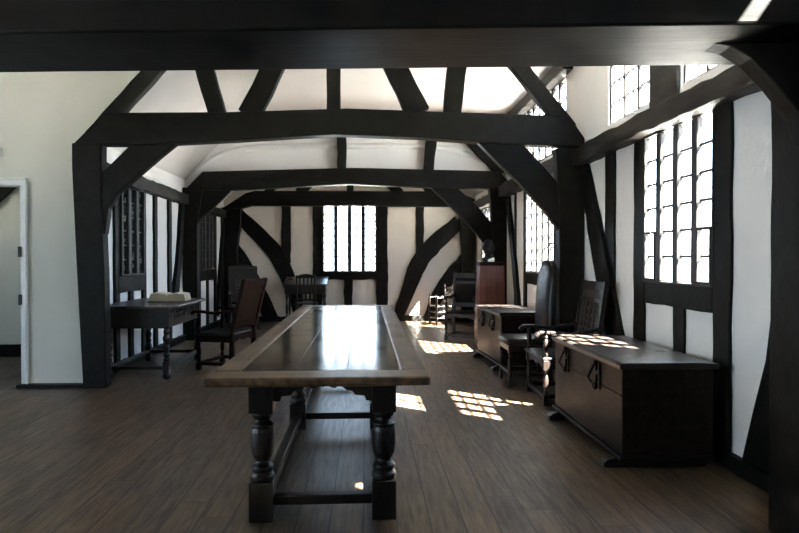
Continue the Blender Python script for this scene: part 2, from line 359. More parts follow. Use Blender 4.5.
# right wall
E_ = -0.022
trim(MB().sweep([(3.3, 2.42, .17), (5.0, 2.44, .16), (6.9, 2.43, .17)], 'X', XR - 0.15, XR, 0.012), 'girt')
trim(MB().sweep([(7.15, 2.46, .20), (9.0, 2.46, .19), (10.6, 2.46, .2)], 'X', XR - 0.15, XR, 0.012), 'girt')
trim(MB().sweep([(10.85, 2.42, .18), (13.7, 2.42, .18)], 'X', XR - 0.15, XR, 0.012), 'girt')
for y, z0, z1, w in ((4.105, 0, 2.38, .21), (5.385, 0, 2.38, .22), (4.68, 0.05, 1.0, .17), (6.05, 1.1, 2.38, .24),
                     (7.74, 0, 2.38, .16), (9.34, 0, 2.38, .18), (8.53, 0.05, 1.0, .12), (9.98, 0, 2.38, .10),
                     (11.52, 0, 2.34, .16), (12.83, 0, 2.34, .16), (12.2, 0.05, 1.0, .12)):
    stud_x(XR, E_, y, z0, z1, w)
for y0, y1 in ((4.19, 5.29), (7.8, 9.27), (11.6, 12.75)):
    trim(MB().sweep([(y0 + .02, 1.07, .19), (y1 - .02, 1.07, .19)], 'X', XR + .05, XR + E_, 0.005))
trim(MB().sweep([(2.4, 0.05, .10), (13.65, 0.05, .10)], 'X', XR - 0.06, XR, 0.006))                     # sill along the foot
trim(MB().sweep([(6.74, 2.36, .16), (6.52, 1.85, .28), (6.22, 1.27, .34), (5.9, .67, .32), (5.6, 0.08, .32)], 'X', XR - 0.05, XR, 0.012))        # raking strut by the first truss
trim(MB().prism([(2.9, 0), (3.88, 0), (3.86, .06), (3.74, .42), (3.62, .75), (3.54, 1.2), (3.53, 1.5), (3.60, 2.36), (2.9, 2.36)], 'X', XR - .03, XR))  # flared strut at the near truss
trim(MB().sweep([(10.45, 2.36, .2), (9.95, 1.2, .2), (9.5, 0.08, .2)], 'X', XR - 0.05, XR, 0.012))
trim(MB().sweep([(11.0, 2.3, .2), (13.5, 2.3, .1)], 'X', XR - 0.05, XR, 0.012)) if False else None
# head beam and posts of the middle clerestory
trim(MB().sweep([(7.2, 3.57, .15), (10.75, 3.57, .15)], 'X', XR - 0.12, XR, 0.01))
trim(MB().box(XR - 0.03, XR + 0.0, 4.71, 5.18, 2.55, 3.02), 'girt')
# left wall
trim(MB().sweep([(7.15, 2.33, .17), (10.6, 2.30, .16)], 'X', XL - 0.02, XL + 0.12, 0.012), 'girt')
trim(MB().sweep([(10.85, 2.28, .16), (13.7, 2.26, .16)], 'X', XL - 0.02, XL + 0.10, 0.012))
trim(MB().sweep([(7.1, 0.05, .10), (13.65, 0.05, .10)], 'X', XL, XL + 0.07, 0.006))
for y, z0, z1, w in ((7.83, 0, 2.26, .15), (8.76, 0, 2.26, .13), (8.29, 0.05, .93, .14), (9.24, 0, 2.26, .13), (9.90, 0, 2.26, .15),
                     (11.62, 0, 2.24, .14), (12.84, 0, 2.24, .14), (12.23, .05, .93, .13), (13.45, 0, 2.24, .12)):
    stud_x(XL, 0.035, y, z0, z1, w)
for y0, y1 in ((7.83, 8.76), (11.62, 12.84)):
    trim(MB().sweep([(y0, 1.03, .2), (y1, 1.03, .2)], 'X', XL, XL + 0.04, 0.005))
    trim(MB().sweep([(y0, 0.45, .1), (y1, 0.45, .1)], 'X', XL, XL + 0.04, 0.005)) if False else None
trim(MB().sweep([(10.52, 2.25, .16), (10.35, 1.4, .2), (10.02, 0.5, .26)], 'X', XL, XL + 0.06, 0.012))
trim(MB().sweep([(13.6, 2.2, .12), (13.3, 1.4, .14), (12.95, 0.2, .16)], 'X', XL, XL + 0.06, 0.012))
# end wall
YT = YE - 0.05
def endt(path, d=0.05, mat='timber'): return trim(MB().sweep(path, 'Y', YE - d, YE + 0.01, 0.012), mat)
endt([(-1.69, 1.25, .19), (-1.69, 2.47, .19)]); endt([(1.15, 1.40, .17), (1.15, 2.47, .17)])
endt([(-1.03, 0, .2), (-1.03, 2.47, .2)]); endt([(0.34, 0, .25), (0.34, 2.47, .25)])
endt([(-0.98, 0.98, .18), (0.25, 0.98, .18)]); endt([(-0.38, .05, .18), (-0.38, .92, .18)])
endt([(-2.80, 2.36, .24), (-2.60, 2.18, .28), (-2.15, 1.72, .34), (-1.80, 1.28, .34), (-1.52, .55, .26), (-1.40, .08, .22)], .06)
endt([(-2.85, 1.62, .30), (-2.45, 1.0, .30), (-2.0, .06, .30)], .06)
endt([(2.0, 2.12, .30), (1.48, 1.66, .36), (1.12, 1.22, .36), (.88, .60, .28), (.66, .06, .24)], .06)
endt([(2.15, 1.32, .30), (1.78, .93, .28), (1.52, .5, .26), (1.37, .06, .28)], .06)
endt([(-2.84, 0, .26), (-2.84, 1.2, .28), (-2.80, 2.4, .40)], .20); endt([(2.17, 0, .26), (2.17, 1.2, .26), (2.16, 2.45, .36)], .20)
endt([(-2.95, .06, .12), (2.25, .06, .12)], .07)
endt([(-2.1, 2.7, .16), (-1.7, 3.15, .16)], .05); endt([(-1.42, 2.72, .2), (-1.0, 3.16, .2)], .05); endt([(-.34, 2.72, .14), (-.34, 3.16, .14)], .05)
endt([(.72, 2.72, .2), (.3, 3.16, .2)], .05); endt([(1.4, 2.72, .18), (1.1, 3.15, .18)], .05)

# ------------------------------------------------------------------ windows
wn_ = [0]
def window(axis, c, a0, a1, z0, z1, nl, rows, cols=2, frame=0.05, mull=0.09, dark=False, depth=0.09, casements=(), inward=-1, lead=.015):
    """c = plane of the glass; axis = normal"""
    wn_[0] += 1
    root = bpy.data.objects.new('window_%d' % wn_[0], None); COL.objects.link(root); root['kind'] = 'structure'
    def B(mb, p0, p1, q0, q1, d0, d1):
        return mb.box(d0, d1, p0, p1, q0, q1) if axis == 'X' else mb.box(p0, p1, d0, d1, q0, q1)
    din, dout = c + inward * depth, c - inward * 0.015; d0, d1 = min(din, dout), max(din, dout)
    fr_ = MB()
    B(fr_, a0, a0 + frame, z0, z1, d0, d1); B(fr_, a1 - frame, a1, z0, z1, d0, d1); B(fr_, a0 + frame, a1 - frame, z0, z0 + frame * .7, d0, d1); B(fr_, a0 + frame, a1 - frame, z1 - frame * .6, z1, d0, d1)
    fr_.build('window_frame', 'casement', root, bevel=0.004)
    ia0, ia1, iz0, iz1 = a0 + frame, a1 - frame, z0 + frame * .7, z1 - frame * .6
    lw = (ia1 - ia0 - mull * (nl - 1)) / nl
    for i in range(nl):
        l0 = ia0 + i * (lw + mull); l1 = l0 + lw
        if i: B(MB(), l0 - mull, l0, iz0, iz1, d0, d1).build('mullion', 'casement', root, bevel=0.012)
        g = MB(); t = .005
        B(g, l0, l1, iz0, iz1, c - .002, c + .002); g.build('pane', 'painted_view_glass' if dark else 'glass', root)
        ld = MB(); lt = lead
        for r in range(1, rows):
            z = iz0 + (iz1 - iz0) * r / rows; B(ld, l0, l1, z - lt / 2, z + lt / 2, c - .009, c + .009)
        for k in range(1, cols):
            a = l0 + lw * k / cols; B(ld, a - lt / 2, a + lt / 2, iz0, iz1, c - .008, c + .008)
        ld.build('lead_lattice', 'lead', root)
        if i in casements:
            cs = MB(); zt = iz0 + (iz1 - iz0) * .34; w = .022
            for (p, q, r, s_) in ((l0, l0 + w, iz0, zt), (l1 - w, l1, iz0, zt), (l0 + w, l1 - w, iz0, iz0 + w), (l0 + w, l1 - w, zt - w, zt)): B(cs, p, q, r, s_, c + inward * .04, c + inward * .012) if inward * .04 < inward * .012 else B(cs, p, q, r, s_, min(c + inward * .03, c + inward * .012), max(c + inward * .03, c + inward * .012))
            cs.build('opening_casement', 'casement', root, bevel=0.003)
    return root
window('X', XR + .008, 4.20, 5.28, 1.15, 2.36, 4, 6, 1, .02, .085, depth=.035, lead=.02, casements=(0, 3))
window('X', XR + .008, 7.82, 9.25, 1.13, 2.33, 5, 7, 2, .03, .07, depth=.04, casements=(0,))
window('X', XR + .008, 11.6, 12.75, 1.13, 2.33, 4, 7, 2, .03, .07, depth=.04)
window('X', XR + .05, 4.05, 4.70, 2.64, 3.46, 2, 4, 2, .03, .04, depth=.03)
window('X', XR + .05, 5.19, 6.15, 2.64, 3.46, 3, 4, 2, .03, .04, depth=.03)
window('X', XR + .05, 7.45, 9.90, 2.66, 3.50, 8, 4, 2, .03, .08, depth=.05)
window('X', XR + .05, 1.45, 2.3, 3.44, 3.67, 3, 1, 1, .03, .04, depth=.05)
window('Y', YE + .07, -0.93, 0.23, 1.05, 2.46, 4, 9, 2, .04, .085, depth=.13, lead=.02)
window('X', XL + .02, 7.90, 8.70, 1.13, 2.24, 3, 6, 2, .03, .08, dark=True, depth=.04, inward=1)
window('X', XL + .02, 11.69, 12.77, 1.13, 2.20, 4, 6, 2, .03, .09, dark=True, depth=.04, inward=1)
for a0, a1, z0, z1 in SW[:3]: window('X', -7.1, a0, a1, z0, z1, 5, 5, 2, .05, .06, depth=.05, inward=1); portal((-7.18, (a0 + a1) / 2, (z0 + z1) / 2), (1, 0, 0), a1 - a0, z1 - z0)  # added windows out of view, fill light for the near walls
for a0, a1, z0, z1 in BW: window('Y', -4.1, a0, a1, z0, z1, 5, 5, 2, .05, .06, depth=.05, inward=1); portal(((a0 + a1) / 2, -4.18, (z0 + z1) / 2), (0, 1, 0), a1 - a0, z1 - z0)
window('X', -7.1, 7.45, 8.3, 1.0, 2.1, 2, 4, 2, .05, .07, depth=.05, inward=1)
for y0, y1, z0, z1 in WR: portal((XR + .09, (y0 + y1) / 2, (z0 + z1) / 2), (-1, 0, 0), y1 - y0, z1 - z0)
portal((-.35, YE + .19, 1.75), (0, -1, 0), 1.16, 1.41)
portal((-7.18, 7.87, 1.55), (1, 0, 0), .85, 1.1)

# door frame with its iron latches
dr = bpy.data.objects.new('door_1', None); COL.objects.link(dr); dr['kind'] = 'structure'
mb = MB(); mb.box(-3.6, -3.555, Y1 - .03, Y1 + .2, 0, 2.11); mb.box(-4.69, -4.62, Y1 - .03, Y1 + .2, 0, 2.13); mb.box(-4.69, -3.555, Y1 - .03, Y1 + .2, 2.11, 2.165)
mb.box(-3.555, -3.535, Y1 - .045, Y1, 0, 2.185); mb.box(-4.715, -3.555, Y1 - .045, Y1, 2.165, 2.185)
mb.build('door_frame', 'white_paint', dr, bevel=.006)
for z in (1.36, .86):
    MB().box(-3.618, -3.585, Y1 - .045, Y1 - .02, z, z + .11).build('hinge', 'iron', dr, bevel=.004)
structure(MB().box(-3.62, -2.70, Y1 - .10, Y1, 0, .035).build('baseboard_facing', 'timber', bevel=.006))
sw = tag(MB().box(-3.88, -3.79, Y1 - .03, Y1, 2.40, 2.50).build('wall_sensor', 'grey_plastic', bevel=.006), 'small grey sensor box high on the cream wall above the doorway', 'sensor')

# ------------------------------------------------------------------ trusses
def part(root, name, path, y0, y1, mat='timber', jit=.008): return MB().sweep(path, 'Y', y0, y1, jit).build(name, mat, root, bevel=.01)
# nearest truss: big beam overhead with the gallery front on it
t0 = thing('timber_truss', 'huge dark beam crossing the top of the picture with its post and brace at right', 'timber truss')
t0.location = (.16, 2.955, 0); t0.rotation_euler = (0, 0, math.radians(-5))
MB().box(-7.0, 2.10, -.285, .285, 2.305, 2.56).build('tie_beam', 'beam', t0, bevel=.012)
MB().sweep([(1.94, 0.0, .25), (1.94, 2.30, .25)], 'Y', -.25, .265, .003).build('post', 'timber', t0, bevel=.01)
MB().prism([(1.40, 2.304), (1.47, 2.29), (1.56, 2.235), (1.66, 2.13), (1.77, 1.99), (1.84, 1.80), (1.86, 1.6), (1.9, 1.55), (1.9, 2.304)], 'Y', -.06, .07).build('knee_brace', 'timber', t0, bevel=.008)
gf = bpy.data.objects.new('wall_gallery_front', None); COL.objects.link(gf); gf['kind'] = 'structure'; gf.location = (.16, 2.955, 0); gf.rotation_euler = (0, 0, math.radians(-5))
MB().box(-7.0, 2.05, -.20, -.10, 2.56, 3.66).build('backing_board', 'panel', gf)
mb = MB(); mb.box(-7.0, 2.05, -.285, -.20, 2.565, 2.60); mb.build('rail', 'panel', gf, bevel=.008)
for x in [-6.5, -4.6, -2.9, -1.5, -1.38, -.36, .50, .60, 1.9]:
    MB().box(x - .03, x + .03, -.225, -.20, 2.66, 3.66).build('stile', 'panel', gf, bevel=.006)
MB().box(-7, 2.05, -.232, -.20, 2.60, 2.66).build('bottom_rail', 'panel', gf, bevel=.006)

ya, yb = Y1 - .12, Y1 + .05
K1 = 6.78 / 6.9
def k1(pts): return [(p[0] * K1, 1.35 + (p[1] - 1.35) * K1 if p[1] > 1.35 else p[1]) + tuple(q * K1 for q in p[2:]) for p in pts]
t1 = thing('timber_truss', 'nearer of the two full timber trusses, standing in front of the far bays', 'timber truss')
MB().prism(k1([(-3.08, 2.54), (-2.3, 2.545), (-1.4, 2.60), (-.35, 2.675), (.6, 2.65), (1.5, 2.59), (2.39, 2.57), (2.39, 2.66), (2.22, 2.90), (-.2, 2.955), (-1.5, 2.90), (-2.74, 2.88)]), 'Y', ya, yb).build('tie_beam', 'timber', t1, bevel=.012)
MB().prism(k1([(-2.99, 0), (-2.75, 0), (-2.76, 1.2), (-2.79, 2.0), (-2.78, 2.56), (-3.09, 2.56), (-3.09, 2.3), (-3.05, 1.3)]), 'Y', ya + .01, yb - .01).build('post', 'timber', t1, bevel=.012)
MB().prism([(2.10, 0), (2.355, 0), (2.355, 2.53), (2.04, 2.53), (2.07, 2.0), (2.09, 1.2)], 'Y', ya + .01, yb - .01).build('post', 'timber', t1, bevel=.012)
MB().prism(k1([(-1.97, 2.60), (-2.19, 2.42), (-2.44, 2.2), (-2.62, 2.04), (-2.72, 1.88), (-2.76, 1.6), (-2.85, 1.6), (-2.85, 2.2), (-2.69, 2.35), (-2.46, 2.58)]), 'Y', ya + .03, yb - .03).build('knee_brace', 'timber', t1, bevel=.01)
MB().prism(k1([(1.21, 2.62), (1.48, 2.35), (1.66, 2.19), (1.81, 2.03), (1.96, 1.87), (2.08, 1.71), (2.19, 1.55), (2.27, 1.38), (2.30, 1.38), (2.25, 1.85), (2.16, 2.10), (2.04, 2.25), (1.89, 2.415), (1.70, 2.61)]), 'Y', ya + .03, yb - .03).build('knee_brace', 'beam', t1, bevel=.01)
def part1(name, path): return MB().sweep(k1(path), 'Y', ya + .03, yb - .03, .006).build(name, 'timber', t1, bevel=.01)
part1('rafter', [(-2.90, 2.62, .166), (-1.95, 3.71, .166)]); part1('rafter', [(2.24, 2.76, .17), (1.49, 3.68, .17)])
for p in ([(-1.58, 2.88, .18), (-1.82, 3.71, .20)], [(-1.25, 2.88, .24), (-.84, 3.71, .22)], [(.57, 2.92, .26), (.18, 3.71, .23)], [(.94, 2.92, .20), (1.02, 3.71, .21)]): part1('strut', p)
part1('king_post', [(-.35, 2.92, .15), (-.35, 3.71, .15)])

ya, yb = Y2, Y2 + .18
t2 = thing('timber_truss', 'farther of the two full timber trusses, closer to the end wall', 'timber truss')
MB().prism([(-2.96, 2.45), (-2.2, 2.46), (-.3, 2.57), (1.1, 2.52), (2.355, 2.50), (2.355, 2.66), (2.22, 2.80), (-.2, 2.84), (-2.66, 2.76)], 'Y', ya, yb).build('tie_beam', 'timber', t2, bevel=.012)
MB().prism([(-2.99, 0), (-2.75, 0), (-2.75, 1.9), (-2.66, 2.5), (-2.99, 2.5)], 'Y', ya + .01, yb - .01).build('post', 'timber', t2, bevel=.012)
MB().prism([(2.12, 0), (2.355, 0), (2.355, 2.52), (2.06, 2.52), (2.12, 1.7)], 'Y', ya + .01, yb - .01).build('post', 'timber', t2, bevel=.012)
MB().prism([(-2.16, 2.52), (-2.4, 2.27), (-2.56, 2.12), (-2.71, 1.98), (-2.80, 1.78), (-2.86, 1.5), (-2.9, 1.5), (-2.9, 2.24), (-2.80, 2.34), (-2.63, 2.52)], 'Y', ya + .04, yb - .04).build('knee_brace', 'timber', t2, bevel=.01)
MB().prism([(1.06, 2.54), (1.32, 2.30), (1.52, 2.10), (1.74, 1.88), (1.93, 1.65), (2.10, 1.42), (2.2, 1.42), (2.2, 1.84), (2.14, 1.90), (1.89, 2.19), (1.52, 2.53)], 'Y', ya + .04, yb - .04).build('knee_brace', 'beam', t2, bevel=.01)
part(t2, 'rafter', [(2.28, 2.76, .16), (1.42, 3.66, .16)], ya + .02, yb - .03)
part(t2, 'king_post', [(-.40, 2.78, .15), (-.40, 3.66, .16)], ya + .03, yb - .03); part(t2, 'strut', [(1.04, 2.78, .18), (1.12, 3.66, .18)], ya + .03, yb - .03)

t3 = thing('tie_beam', 'level dark tie beam across the top of the end wall above the leaded window', 'beam')
MB().prism([(-2.98, 2.36), (-2.6, 2.38), (-2.4, 2.44), (2.0, 2.44), (2.3, 2.38), (2.3, 2.6), (1.9, 2.76), (-2.3, 2.75), (-2.5, 2.70), (-2.95, 2.40)], 'Y', YE - .24, YE - .01).build('timber', 'beam', t3, bevel=.012)

# ------------------------------------------------------------------ furniture helpers
BAL = [(.040, 0), (.052, .02), (.058, .05), (.052, .075), (.036, .09), (.034, .105), (.046, .125), (.060, .16), (.066, .21), (.066, .27), (.058, .33), (.044, .36), (.036, .372), (.034, .385), (.050, .40), (.056, .42), (.050, .44), (.04, .455)]
def scale_prof(prof, r, h):
    zm = prof[-1][1]; rm = max(p[0] for p in prof); return [(p[0] / rm * r, p[1] / zm * h) for p in prof]
def turned_leg(x, y, h, s, base=.12, top=.12, r=None, z0=0.0):
    """square foot block, turned baluster, square top block"""
    r = r or s * .55; m_ = MB(); m_.box(x - s / 2, x + s / 2, y - s / 2, y + s / 2, z0, z0 + base); m_.box(x - s / 2, x + s / 2, y - s / 2, y + s / 2, h - top, h)
    m_.lathe([(a, z + z0 + base) for a, z in scale_prof(BAL, r, h - z0 - base - top)], x, y, 18)
    return m_

# the long table
tb = thing('refectory_table', 'long oak refectory table with bulbous turned legs in the middle of the floor', 'table', (-.222, 5.22, 0))
L2, W2 = 2.27, .522
mb = MB(); bw = .135
mb.box(-W2, W2, -L2, -L2 + .20, .757, .80); mb.box(-W2, W2, L2 - .20, L2, .757, .80)
mb.box(-W2, -W2 + bw, -L2 + .202, L2 - .202, .757, .80); mb.box(W2 - bw, W2, -L2 + .202, L2 - .202, .757, .80)
mb.build('table_border', 'table_border', tb, bevel=.012)
mb = MB(); x0, x1 = -W2 + bw + .002, W2 - bw - .002; w = (x1 - x0) / 3
for i in range(3): mb.box(x0 + i * w + .0008, x0 + (i + 1) * w - .0008, -L2 + .203, L2 - .203, .757, .7985)
mb.build('centre_boards', 'table_board', tb, bevel=.001)
LX, LY = (-.315, .315), (-1.88, -.12, 1.64)
def table_leg(x, y):
    m_ = MB(); s = .062; m_.box(x - s, x + s, y - s, y + s, 0, .20); m_.box(x - s, x + s, y - s, y + s, .555, .757)
    pr = [(.058, .20), (.064, .215), (.064, .232), (.050, .245), (.058, .26), (.058, .275), (.040, .295), (.036, .305), (.046, .318), (.056, .34), (.061, .38), (.062, .42), (.060, .455), (.055, .478), (.060, .485), (.060, .493), (.038, .510), (.036, .52), (.052, .532), (.056, .545), (.056, .556)]
    m_.lathe(pr, x, y, 24); return m_
for y in LY:
    for x in LX: table_leg(x, y).build('leg', 'dark_oak', tb, bevel=.004)
def apron_end(y):                                   # shaped bracket between the two legs
    hb = [(.254, .61), (.222, .61), (.215, .635), (.165, .64), (.15, .66), (.12, .665), (.10, .682), (.075, .685), (.06, .675), (.04, .68), (.02, .69)]; p = [(-.254, .75), (.254, .75)] + hb + [(0, .68)] + [(-a, z) for a, z in reversed(hb)]
    return MB().prism(p, 'Y', y - .018, y + .018)
for y in (LY[0], LY[2]): apron_end(y).build('apron', 'dark_oak', tb)
for x in LX: MB().box(x - .018, x + .018, LY[0] + .06, LY[2] - .06, .66, .75).build('apron', 'dark_oak', tb)
for y in LY: MB().box(-.253, .253, y - .032, y + .032, .075, .125).build('stretcher', 'dark_oak', tb, bevel=.006)
for x in LX:
    for y0, y1 in ((LY[0] + .062, LY[1] - .062), (LY[1] + .062, LY[2] - .062)): MB().box(x - .032, x + .032, y0, y1, .075, .125).build('stretcher', 'dark_oak', tb, bevel=.006)

# chests: origin at floor; front faces -X
def hasp(y, z, root, xf):
    m_ = MB(); m_.box(xf - .012, xf, y - .045, y - .025, z - .12, z + .06); m_.box(xf - .014, xf, y + .02, y + .045, z - .13, z + .07)
    m_.bar((xf - .02, y + .01, z + .07), (xf - .045, y + .095, z - .06), .022, .014, (1, 0, 0)); m_.bar((xf - .045, y + .095, z - .06), (xf - .03, y + .06, z - .09), .018, .012, (1, 0, 0)); m_.box(xf - .018, xf, y - .05, y + .05, z - .02, z + .005)
    rg = MB().tube([(xf - .02, y + .03 + .02 * math.cos(t), z - .11 + .024 * math.sin(t)) for t in [i * math.pi / 6 for i in range(13)]], .005, 6)
    hp = m_.build('hasp', 'iron', root, bevel=.002); rg.build('ring', 'iron', hp); return hp
def chest(label, loc, rotz, dx, dy, h, hy, group=None):
    r = thing('oak_chest', label, 'chest', loc, rotz); z0 = .065; t = .045
    m_ = MB(); m_.box(0, dx, 0, dy, z0 + .03, h - t); m_.build('body', 'chest_oak', r, bevel=.006)
    m_ = MB(); m_.box(-.02, dx + .005, -.02, dy + .02, z0, z0 + .03); m_.build('base_moulding', 'chest_oak', r, bevel=.008)
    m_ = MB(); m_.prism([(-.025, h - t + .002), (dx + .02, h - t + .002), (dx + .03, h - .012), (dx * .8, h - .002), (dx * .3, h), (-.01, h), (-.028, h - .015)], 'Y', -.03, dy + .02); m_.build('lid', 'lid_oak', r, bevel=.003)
    for y in (.10, dy - .12):
        MB().prism([(-.09, 0), (dx - .01, 0), (dx - .01, z0), (-.02, z0), (-.07, .05), (-.095, .03)], 'Y', y - .04, y + .04).build('runner', 'dark_oak', r, bevel=.005)
    for y in hy: hasp(y, h - .13, r, 0)
    MB().box(-.006, 0, .02, dy - .02, h - .22, h - .212).build('front_groove_strip', 'chest_oak', r)
    return r
chest('large dark oak chest nearest the camera under the first right-hand window', (1.62, 3.96, 0), 0, .59, 1.44, .69, (.42, 1.10))
chest('oak chest farther down the right wall, beyond the two chairs, next to the pedestal', (1.60, 7.50, 0), math.radians(3), .56, 1.25, .705, (.35, .88))

# armchairs: local frame faces -Y, origin at floor centre
def armchair(label, loc, rotz, w=.64, d=.52, seat=.45, back=1.15, arm=.68, lean=.12, mat='dark_oak', carved=True, group=None, seatmat=None, leg_r=.026, back_panel=None, frame_mat=None, name='panel_back_armchair'):
    r = thing(name, label, 'armchair', loc, rotz, group); hw, hd = w / 2, d / 2; fm = frame_mat or mat
    MB().box(-hw + .01, hw - .01, -hd - .02, hd - .03, seat - .03, seat).build('seat', seatmat or mat, r, bevel=.012)
    for sx in (-1, 1):
        x = sx * (hw - .03)
        m_ = turned_leg(x, -hd + .025, seat - .03, .052, .09, .09, leg_r); m_.build('leg', fm, r, bevel=.003)
        m_ = MB(); m_.bar((x, hd - .03, 0), (x, hd - .03, seat), .05, .05); m_.bar((x, hd - .03, seat), (x, hd - .03 + lean, back), .05, .045); m_.build('rear_leg', fm, r, bevel=.004)
        m_ = MB(); m_.lathe([(a, z + seat) for a, z in scale_prof(BAL, .024, arm - seat - .02)], x, -hd + .025, 14); m_.build('arm_post', fm, r)
        yb_ = hd - .03 + lean * (arm - seat) / (back - seat)
        m_ = MB(); P = [(x, -hd - .07, arm - .03), (x, -hd - .04, arm + .005), (x, -hd + .06, arm + .005), (x, 0, arm - .015), (x, yb_ - .08, arm + .015), (x, yb_, arm + .035)]
        for i in range(len(P) - 1): m_.bar(P[i], P[i + 1], .052 if i < 3 else .042, .032)
        m_.build('armrest', fm, r, bevel=.008)
        MB().box(x - .018, x + .018, -hd + .05, hd - .055, .06, .10).build('stretcher', fm, r, bevel=.004)
        MB().box(x - .012, x + .012, -hd + .05, hd - .055, seat - .11, seat - .03).build('seat_rail', fm, r)
    for y in (-hd + .025, hd - .03): MB().box(-hw + .055, hw - .055, y - .018, y + .018, .06, .10).build('stretcher', fm, r, bevel=.004)
    p = [(-hw + .055, seat - .03), (hw - .055, seat - .03), (hw - .055, seat - .12), (hw * .55, seat - .095), (hw * .3, seat - .08), (0, seat - .10), (-hw * .3, seat - .08), (-hw * .55, seat - .095), (-hw + .055, seat - .12)]
    MB().prism(p, 'Y', -hd + .012, -hd + .035).build('seat_rail', fm, r)
    MB().prism(p, 'Y', hd - .045, hd - .022).build('seat_rail', fm, r)
    # raked back: frame rails + sunk panel
    a = math.atan2(lean, back - seat); mt = Matrix.Translation((0, hd - .03, seat)) @ Matrix.Rotation(-a, 4, 'X'); H = math.hypot(back - seat, lean)
    for z0, z1 in ((H - .09, H - .005), (.06, .13), (H * .70, H * .70 + .05)): MB().box(-hw + .055, hw - .055, -.018, .018, z0, z1, mt).build('back_rail', fm, r, bevel=.004)
    b_ = MB(); b_.box(-hw + .055, hw - .055, -.008, .008, .125, H - .085, mt); bpan = b_.build('back_panel', back_panel or mat, r)
    if carved:
        c_ = MB()
        for k in range(5):
            zc = .20 + (H * .70 - .22) * k / 4
            for sx in (-.5, 0, .5):
                cx = sx * (hw - .09); n = 8
                pts = [mt @ Vector((cx + .045 * math.cos(t), -.014, zc + .034 * math.sin(t))) for t in [j * 2 * math.pi / n for j in range(n + 1)]]
                c_.tube(pts, .006, 6)
        c_.build('carving', 'carving', bpan)
        if back > 1.14: cr_ = MB(); cr_.prism([(-hw, H), (-hw + .02, H + .03), (-hw * .4, H + .045), (0, H + .06), (hw * .4, H + .045), (hw - .02, H + .03), (hw, H)], 'Y', -.02, .02, mt); cr_.build('cresting', fm, r, bevel=.005)
    return r
armchair('dark carved panel-back armchair facing the room just beyond the large near chest', (1.88, 6.08, 0), math.radians(-90), .66, .52, .44, 1.13, .66, .10, carved=True, seatmat='leather', back_panel='carving')
armchair('reddish oak armchair with tall plain raked back, drawn up to the side table at left', (-1.72, 8.02, 0), math.radians(-108), .60, .50, .45, 1.10, .70, .17, mat='frame_red', carved=False, frame_mat='frame_red', seatmat='dark_oak')
armchair('shadowy dark armchair in the far left corner behind the reddish armchair', (-2.33, 12.35, 0), math.radians(14), .56, .48, .45, 1.16, .70, .08)
armchair('dark armchair with black leather seat and back standing past the reddish pedestal', (1.64, 10.60, 0), math.radians(-25), .56, .48, .46, 1.10, .70, .06, carved=False, seatmat='worn_leather', back_panel='worn_leather', name='leather_armchair')

# tall leather-backed side chair, faces -Y locally
r = thing('leather_side_chair', 'side chair with tall rounded black leather back between the carved armchair and far chest', 'chair', (1.75, 6.88, 0), math.radians(-90))
def pad(x0, x1, y0, y1, z0, z1): return MB().box(x0, x1, y0, y1, z0, z1)
pad(-.25, .25, -.27, .22, .43, .50).build('seat', 'leather', r, bevel=.025, smooth=True)
m_ = MB(); prof = []
for i in range(13):
    t = i / 12; z = .52 + .80 * t; wd = .28 if t < .78 else .28 * math.sqrt(max(.08, 1 - ((t - .78) / .235) ** 2)) * .95 + .01; th = .045 + .025 * math.sin(math.pi * min(1, t * 1.05)); prof.append((z, wd, th, (.19 + .05 * t)))
vs = []; fs = []; n = 16
for z, wd, th, yc in prof:
    for k in range(n):
        a = 2 * math.pi * k / n; c_, s_ = math.cos(a), math.sin(a); vs.append((wd * (abs(c_) ** .55) * (1 if c_ > 0 else -1), yc + th * (abs(s_) ** .7) * (1 if s_ > 0 else -1), z))
for i in range(12):
    for k in range(n): fs.append((i * n + k, i * n + (k + 1) % n, (i + 1) * n + (k + 1) % n, (i + 1) * n + k))
fs += [tuple(reversed(range(n))), tuple(12 * n + k for k in range(n))]
MB().add(vs, fs).build('backrest', 'leather', r, smooth=True)
for sx in (-1, 1):
    turned_leg(sx * .22, -.235, .43, .045, .08, .08, .024).build('leg', 'dark_oak', r, bevel=.003)
    MB().bar((sx * .22, .20, 0), (sx * .22, .18, .43), .045, .045).bar((sx * .22, .19, .43), (sx * .20, .245, 1.15), .035, .035).build('rear_leg', 'dark_oak', r, bevel=.004)
    MB().box(sx * .22 - .015, sx * .22 + .015, -.21, .18, .10, .135).build('stretcher', 'dark_oak', r, bevel=.004)
MB().box(-.20, .20, -.25, -.22, .12, .16).build('stretcher', 'dark_oak', r, bevel=.004)
MB().box(-.245, .245, -.255, -.225, .37, .43).box(-.245, -.22, -.22, .20, .37, .43).box(.22, .245, -.22, .20, .37, .43).build('seat_rail', 'dark_oak', r, bevel=.004)

# pedestal with bust
r = thing('wooden_pedestal', 'tall reddish-brown wooden pedestal carrying the dark bust', 'pedestal', (1.94, 9.93, 0))
MB().add([(-.22, -.19, .06), (.22, -.19, .06), (.22, .19, .06), (-.22, .19, .06), (-.185, -.16, 1.23), (.185, -.16, 1.23), (.185, .16, 1.23), (-.185, .16, 1.23)], [(0, 3, 2, 1), (4, 5, 6, 7), (0, 1, 5, 4), (1, 2, 6, 5), (2, 3, 7, 6), (3, 0, 4, 7)]).build('shaft', 'red_wood', r, bevel=.004)
MB().box(-.24, .24, -.21, .21, 0, .06).build('plinth', 'red_wood', r, bevel=.01)
MB().box(-.20, .20, -.175, .175, 1.23, 1.29).build('top', 'frame_red', r, bevel=.008)
b_ = MB(); b_.lathe([(.085, 1.291), (.085, 1.30), (.10, 1.315), (.105, 1.335), (.09, 1.355), (.058, 1.375), (.055, 1.40)], 0, 0, 16)
vs = []; fs = []; n = 18; m2 = 14
